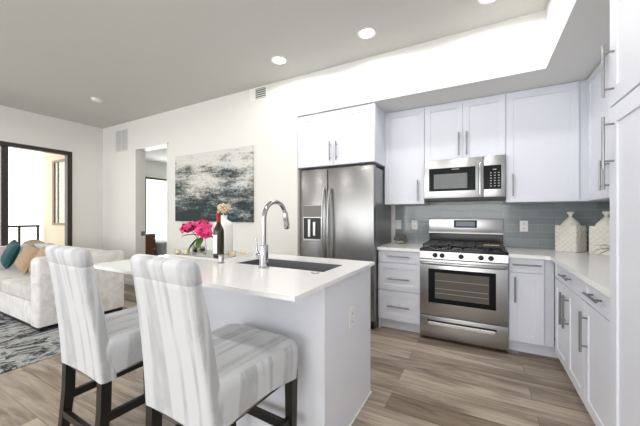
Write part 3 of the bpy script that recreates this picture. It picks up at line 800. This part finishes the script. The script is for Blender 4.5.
pillow('throw_pillow', 'tan cushion tucked behind the sofa arm, topmost of the pair of tan cushions', (-4.42, -1.53, .645), .46, .36, .13, (-.42, .06, 0), 'tan')
pillow('throw_pillow', 'taupe cushion mostly hidden behind the sofa arm near the stool', (-3.975, -1.50, .635), .38, .36, .12, (-.30, 0, 0), 'taupe')
bm = B(-5.75, -2.76, -4.4, -1.45, 0.0005, .010, .003)
tag(obj('rug', bm, 'rug'), 'abstract grey and navy rug under the sofa', 'rug')

# ------------------------------------------------------------------ island decor
c = thing('tray', 'mirrored tray on the island under the flowers and candles', 'tray', (-1.40, -1.42, ZI))
obj('base', B(-1.70, -1.13, -1.62, -1.26, ZI, ZI+.008, .002), 'mirror_tray', c)
bm = nb()
for a in ((-1.70, -1.13, -1.62, -1.61), (-1.70, -1.13, -1.27, -1.26), (-1.70, -1.69, -1.61, -1.27), (-1.14, -1.13, -1.61, -1.27)): box(bm, *a, ZI+.008, ZI+.022, .002, 1)
obj('rim', bm, 'vaseglass', c)
zt = ZI+.0085
vx, vy = -1.50, -1.50
c = thing('flower_vase', 'clear glass vase holding the magenta peonies', 'vase', (vx, vy, zt))
bm = nb(); lathe(bm, [(.048, 0), (.052, .004), (.056, .03), (.053, .07), (.045, .11), (.040, .135), (.037, .134), (.042, .11), (.049, .07), (.052, .03), (.04, .012), (.001, .010)], (vx, vy, zt), 28, cap1=False)
obj('glass', bm, 'vaseglass', c, 60)
bm = nb(); lathe(bm, [(.001, .011), (.04, .013), (.050, .03), (.0495, .04), (.001, .0405)], (vx, vy, zt), 24); obj('water', bm, 'vaseglass', c, 60)
def petal(bm, base, ang, tilt, L, wd, cup, T):
    R = Matrix.Rotation(ang, 4, 'Z') @ Matrix.Rotation(tilt, 4, 'Y'); nL, nW = 5, 4; g = []
    for i in range(nL+1):
        u = i/nL; row = []
        for j in range(nW+1):
            v = j/nW*2-1
            wv = wd*(math.sin(PI*min(1, .12+u*.80))**.7)*v*.5
            p = Vector((cup*math.sin(u*PI*.9)*L*.35 + (-abs(v)**2*.25*cup*wd), wv, u*L*(1-.12*v*v)+random.uniform(-.001, .001)))
            row.append(bm.verts.new(T @ (R @ p)))
        g.append(row)
    for i in range(nL):
        for j in range(nW): bm.faces.new((g[i][j], g[i+1][j], g[i+1][j+1], g[i][j+1]))
def leafmesh(bm, p, d, L, wd, droop=.25):
    d = Vector(d).normalized(); s = d.cross(Vector((0, 0, 1))).normalized(); up = s.cross(d); g = []
    for i in range(7):
        u = i/6; w = wd*math.sin(PI*min(1, u*.92+.05))**.8
        q = Vector(p)+d*L*u-Vector((0, 0, 1))*droop*L*u*u
        g.append([bm.verts.new(q-s*w/2+up*w*.15), bm.verts.new(q), bm.verts.new(q+s*w/2+up*w*.15)])
    for i in range(6):
        for j in (0, 1): bm.faces.new((g[i][j], g[i+1][j], g[i+1][j+1], g[i][j+1]))
def peony(tip, rad, label, leaves):
    c = thing('peony', label, 'flower', (vx, vy, zt+.02), 'peonies in the glass vase')
    tip = Vector(tip); foot = Vector((vx+(vx-tip.x)*.25, vy+(vy-tip.y)*.25, zt+.02)); mid = Vector((vx+(tip.x-vx)*.15, vy+(tip.y-vy)*.15, zt+.125))
    bm = nb(); tube(bm, [foot, mid, mid.lerp(tip, .55)+Vector((0, 0, .012)), tip], .0028, 6); obj('stem', bm, 'stem', c, 60)
    d = (tip-mid).normalized(); rot = Vector((0, 0, 1)).rotation_difference((d+Vector((0, 0, .5))).normalized()).to_matrix().to_4x4()
    T = Matrix.Translation(tip) @ rot
    bm = nb()
    for ring, (np_, tilt, L, w) in enumerate(((4, .15, .85, .9), (5, .42, 1.0, 1.1), (6, .78, 1.08, 1.2), (7, 1.12, 1.12, 1.25), (6, 1.5, 1.05, 1.2))):
        for k in range(np_): petal(bm, tip, 2*PI*k/np_+ring*.5+random.uniform(-.15, .15), tilt+random.uniform(-.12, .12), rad*L*random.uniform(.88, 1.1), rad*w, -1.0, T)
    f = obj('blossom', bm, 'petal', c, 80)
    f.data.materials.append(M['petal2'])
    for i, p in enumerate(f.data.polygons): p.material_index = 1 if (i//20) % 3 == 0 else 0
    if leaves:
        bm = nb()
        for p, dd, L, w in leaves: leafmesh(bm, p, dd, L, w)
        obj('leaf', bm, 'leaf', c, 80)
rd = Vector((.878, .478, 0))    # picture-right direction, used only to arrange the bouquet towards the room
def off(r, z, f=0): return Vector((vx, vy, z))+rd*r+Vector((-.478, .878, 0))*f
peony(off(-.085, 1.125), .068, 'magenta peony leaning furthest towards the doorway', [(off(-.02, 1.08), (-.8, -.35, .12), .14, .06), (off(-.01, 1.06), (-.4, -.4, -.6), .12, .055)])
peony(off(-.045, 1.135, .05), .06, 'magenta peony at the back of the bouquet', None)
peony(off(.025, 1.145, .02), .066, 'magenta peony standing highest, below the painting', [(off(.02, 1.07), (.7, .1, .1), .13, .055)])
peony(off(.045, 1.10, -.04), .072, 'largest magenta peony facing the kitchen, beside the wine bottle', [(off(.02, 1.06), (.3, -.5, -.3), .12, .055), (off(-.01, 1.05), (-.2, -.5, -.5), .12, .055)])
# white vase with dried flowers
wx, wy = -1.350, -1.385
c = thing('ceramic_vase', 'white bottle shaped ceramic vase behind the wine bottle', 'vase', (wx, wy, zt))
bm = nb(); lathe(bm, [(.072, 0), (.079, .006), (.081, .12), (.080, .235), (.072, .262), (.05, .275), (.032, .288), (.030, .315), (.034, .322), (.026, .322), (.024, .30)], (wx, wy, zt), 32); obj('body', bm, 'porcelain', c, 50)
c = thing('dried_flower', 'dried beige flower ball in the white ceramic vase', 'dried flower', (wx, wy, zt+.31))
bm = nb(); tube(bm, [(wx, wy, zt+.302), (wx, wy, zt+.36)], .003, 6); obj('stem', bm, 'dry', c)
bm = nb(); cc = Vector((wx, wy, zt+.385))
for k in range(46):
    zz = 1-2*(k+.5)/46; a = k*2.399963; rr = math.sqrt(1-zz*zz); dv = Vector((rr*math.cos(a), rr*math.sin(a), zz*.8))
    q = cc+dv*random.uniform(.035, .05); tube(bm, [cc, q], .0012, 4)
    t2 = bmesh.new(); bmesh.ops.create_icosphere(t2, subdivisions=1, radius=random.uniform(.006, .010)); merge(bm, t2, Matrix.Translation(q))
obj('flower_head', bm, 'dry', c)
# wine bottle
bxx, byy = -1.20, -1.572
c = thing('wine_bottle', 'dark wine bottle with white label and red capsule', 'bottle', (bxx, byy, zt))
bm = nb(); lathe(bm, [(.030, 0), (.0385, .004), (.040, .012), (.040, .195), (.037, .215), (.022, .245), (.0155, .262), (.0145, .32), (.0155, .325)], (bxx, byy, zt), 28); obj('glass', bm, 'wine', c, 50)
bm = nb(); lathe(bm, [(.0152, .255), (.0158, .33), (.0165, .332), (.0165, .338), (.012, .339)], (bxx, byy, zt), 24, cap0=False); obj('capsule', bm, 'capsule', c, 50)
bm = nb(); lathe(bm, [(.010, .339), (.011, .356), (.009, .358)], (bxx, byy, zt), 16); obj('cork', bm, 'cork', c, 50)
bm = nb(); n_ = 20; a0, a1 = math.radians(150), math.radians(300); lo, hi = [], []
for k in range(n_+1):
    a = a0+(a1-a0)*k/n_; x_ = bxx+.0406*math.cos(a); y_ = byy+.0406*math.sin(a)
    lo.append(bm.verts.new((x_, y_, zt+.035))); hi.append(bm.verts.new((x_, y_, zt+.175)))
for k in range(n_): bm.faces.new((lo[k], lo[k+1], hi[k+1], hi[k]))
obj('label_paper', bm, 'paper', c, 60)
# candles in glasses
def candle(x, y, z, r, h, label):
    c = thing('votive_candle', label, 'candle', (x, y, z), 'candles on the island')
    bm = nb(); lathe(bm, [(r*.9, 0), (r, .004), (r, h), (r*.93, h), (r*.93, .006), (.001, .005)], (x, y, z), 20, cap1=False); obj('holder', bm, 'vaseglass', c, 50)
    bm = nb(); lathe(bm, [(r*.85, .0062), (r*.85, h*.72), (.001, h*.72)], (x, y, z), 18); obj('wax', bm, 'wax', c, 50)
    bm = nb(); tube(bm, [(x, y, z+h*.72), (x+.001, y, z+h*.72+.008)], .001, 5); obj('wick', bm, 'dark', c)
candle(-1.655, -1.585, zt, .024, .045, 'votive candle at the tray corner nearest the doorway')
candle(-1.585, -1.555, zt, .024, .055, 'glass votive candle between the tray corner and the flower vase')
candle(-1.60, -1.47, zt, .022, .075, 'taller cream votive candle close behind the flower vase')
candle(-1.655, -1.34, zt, .022, .05, 'votive candle at the back of the tray behind the flowers')
candle(-1.165, -1.47, zt, .027, .045, 'round cream candle beside the wine bottle on the faucet side')
c = thing('floating_bloom', 'small dried cream bloom lying on the tray behind the candle', 'dried flower', (-1.17, -1.33, zt))
bm = nb()
for k in range(14):
    a = k*2.4; t2 = bmesh.new(); bmesh.ops.create_icosphere(t2, subdivisions=1, radius=.012); merge(bm, t2, Matrix.Translation((-1.17+.022*math.cos(a)*(k/14), -1.33+.022*math.sin(a)*(k/14), zt+.012+.012*(1-k/14))) @ Matrix.Diagonal((1, 1, .8, 1)))
obj('petals', bm, 'wax', c, 60)

# ------------------------------------------------------------------ worktop decor
tx, ty = -.325, .50
c = thing('terrarium', 'small geometric glass terrarium of succulents on the worktop beside the fridge', 'terrarium', (tx, ty, CT))
bm = nb()
lev = [(.048, 0), (.080, .05), (.070, .092), (.042, .118)]; n_ = 6
rings = [[(tx+r*math.cos(2*PI*(k+.5*(i % 2))/n_), ty+r*math.sin(2*PI*(k+.5*(i % 2))/n_), CT+z) for k in range(n_)] for i, (r, z) in enumerate(lev)]
ring_loft(bm, rings, True, False); bmw = nb()
for i in range(len(rings)):
    for k in range(n_):
        tube(bmw, [rings[i][k], rings[i][(k+1) % n_]], .0012, 5)
        if i+1 < len(rings):
            tube(bmw, [rings[i][k], rings[i+1][k]], .0012, 5)
            tube(bmw, [rings[i][k], rings[i+1][(k-1) % n_ if i % 2 == 0 else (k+1) % n_]], .0012, 5)
obj('glass', bm, 'vaseglass', c); obj('wire_frame', bmw, mat('brass_wire', (.30, .24, .14), .35, .7), c)
bm = nb()
for k in range(44):
    a = random.uniform(0, 2*PI); r = random.uniform(0, .055); t2 = bmesh.new(); bmesh.ops.create_icosphere(t2, subdivisions=1, radius=random.uniform(.007, .011)); merge(bm, t2, Matrix.Translation((tx+r*math.cos(a), ty+r*math.sin(a), CT+.015+random.uniform(0, .012))))
obj('pebbles', bm, 'pebble', c, kind='stuff')
def rosette(bm, p, r, nL):
    for k in range(nL):
        a = k*2.39996; q = .35+.65*k/nL
        leafmesh(bm, p, (math.cos(a), math.sin(a), 1.3-1.2*k/nL), r*q, r*.42, .05)
for j, (dx, dy, dz, r) in enumerate(((-.028, -.02, .03, .034), (.025, -.022, .034, .036), (0, .02, .045, .04))):
    bm = nb(); rosette(bm, (tx+dx, ty+dy, CT+dz), r, 22); obj('succulent', bm, 'succulent', c, 80)
# canisters
def canister(cx, cy, label):
    c = thing('canister', label, 'canister', (cx, cy, CT), 'white lattice canisters')
    a = math.radians(-37.2); s = .087; h = .25
    T = Matrix.Translation((cx, cy, CT)) @ Matrix.Rotation(a, 4, 'Z')
    bm = nb(); box(bm, -s, s, -s, s, 0, h, .004, 2, T); bd = obj('body', bm, 'canister_gap', c)
    # raised diagonal lattice on all four sides
    bm = nb(); step = .046
    for side in range(4):
        R = T @ Matrix.Rotation(side*PI/2, 4, 'Z')
        for sg in (-1, 1):
            k = -12
            while k < 14:
                x0 = k*step; seg = []
                # line x = x0 + sg*z, clipped to the face
                zs = [0.008, h-.008]; 
                z_a = max(.008, min((-(s-.006)-x0)/sg, ((s-.006)-x0)/sg)); z_b = min(h-.008, max((-(s-.006)-x0)/sg, ((s-.006)-x0)/sg))
                if z_b-z_a > .01:
                    p0 = Vector((x0+sg*z_a, -s-.001, z_a)); p1 = Vector((x0+sg*z_b, -s-.001, z_b)); tube(bm, [p0, p1], .0044, 5, R)
                k += 1
    obj('lattice', bm, 'canister', c, 60)
    bm = nb(); q = lambda w, z: [(-w, -w, z), (w, -w, z), (w, w, z), (-w, w, z)]
    lathe(bm, [(.074, h), (.076, h+.006), (.068, h+.016), (.066, h+.026), (.056, h+.032), (.053, h+.042), (.043, h+.048), (.039, h+.058), (.028, h+.066), (.017, h+.080)], n=28, T=T); ld = obj('lid', bm, 'canister', c)
    bm = nb(); lathe(bm, [(.015, h+.083), (.014, h+.098), (.026, h+.114), (.030, h+.124), (.027, h+.130), (.001, h+.131)], n=16, T=T); obj('knob', bm, 'canister', ld, 50)
canister(1.305, .475, 'white lattice canister fully in view in the tiled corner')
canister(1.520, .325, 'white lattice canister half hidden by the pantry edge')
c = thing('potted_plant', 'small spiky green plant beside the pantry in front of a canister', 'plant', (1.425, -.30, CT))
bm = nb(); lathe(bm, [(.04, 0), (.055, .10), (.05, .10), (.045, .09)], (1.425, -.30, CT), 20); obj('pot', bm, 'porcelain', c, 50)
bm = nb()
for k in range(30):
    a = k*2.39996+.3; leafmesh(bm, (1.425, -.30, CT+.09), (math.cos(a), math.sin(a), .9-.7*(k/30)), random.uniform(.14, .21), .016, .45)
obj('leaves', bm, 'succulent', c, 80)

# ------------------------------------------------------------------ bedroom and balcony furniture
c = thing('nightstand', 'dark walnut bedside cabinet seen through the doorway', 'nightstand', (-6.85, 1.17, 0))
obj('body', B(-7.08, -6.62, 1.0, 1.353, .0, .79, .005), 'walnut', c)
for z in (.05, .30, .55):
    f = obj('drawer', B(-6.622, -6.60, 1.012, 1.341, z, z+.22, .004), 'walnut', c)
    bm = nb(); lathe(bm, [(.012, 0), (.018, .02), (.001, .022)], n=12, T=Matrix.Translation((-6.60, 1.30, z+.12)) @ Matrix.Rotation(PI/2, 4, 'Y')); obj('knob', bm, 'plate', f)
c = thing('bed', 'bed with grey blue blanket in the room beyond the doorway', 'bed', (-7.3, 2.3, 0))
obj('base', B(-8.28, -6.42, 1.43, 3.2, .05, .30, .01), 'walnut', c); obj('mattress', B(-8.27, -6.42, 1.43, 3.19, .30, .52, .05, 3), 'linen', c)
obj('blanket', B(-7.9, -6.39, 1.40, 3.22, .22, .57, .04, 3), 'blanket', c)
for x in (-8.2, -6.5):
    for y in (1.52, 3.1): obj('foot', B(x-.03, x+.03, y-.03, y+.03, 0, .06), 'walnut', c)
c = thing('balcony_railing', 'dark metal balcony railing outside the sliding door', 'railing', (-8.38, -2.3, -.02))
RXX = -8.37
obj('top_rail', B(RXX-.03, RXX+.03, -4.4, -.30, .985, 1.03, .004), 'bronze', c); obj('bottom_rail', B(RXX-.015, RXX+.015, -4.4, -.30, .06, .09), 'bronze', c)
for y in (-.33, -.64, -1.2, -1.8, -2.4, -3.0, -3.6, -4.2): obj('post', B(RXX-.02, RXX+.02, y-.02, y+.02, -.02, .985), 'bronze', c)
c = thing('patio_chair', 'round backed beige chair on the balcony seen over the sofa', 'chair', (-6.75, -.85, -.02))
bm = nb()
ring = []
for k in range(13):
    a = PI*k/12; ring.append((-6.93, -.85+.19*math.cos(a), .62+.17*math.sin(a)))
ring_loft(bm, [[(-6.955, y, z) for x, y, z in ring]+[(-6.955, -1.04, .40), (-6.955, -.66, .40)], [(-6.915, y, z) for x, y, z in ring]+[(-6.915, -1.04, .40), (-6.915, -.66, .40)]])
obj('backrest', bm, 'taupe', c); obj('seat', B(-6.95, -6.5, -1.05, -.65, .36, .42, .02, 3), 'taupe', c)
for x in (-6.92, -6.53):
    for y in (-1.02, -.68): bm = nb(); bar(bm, (x, y, -.02), (x, y, .37), .03, .03); obj('leg', bm, 'bronze', c)
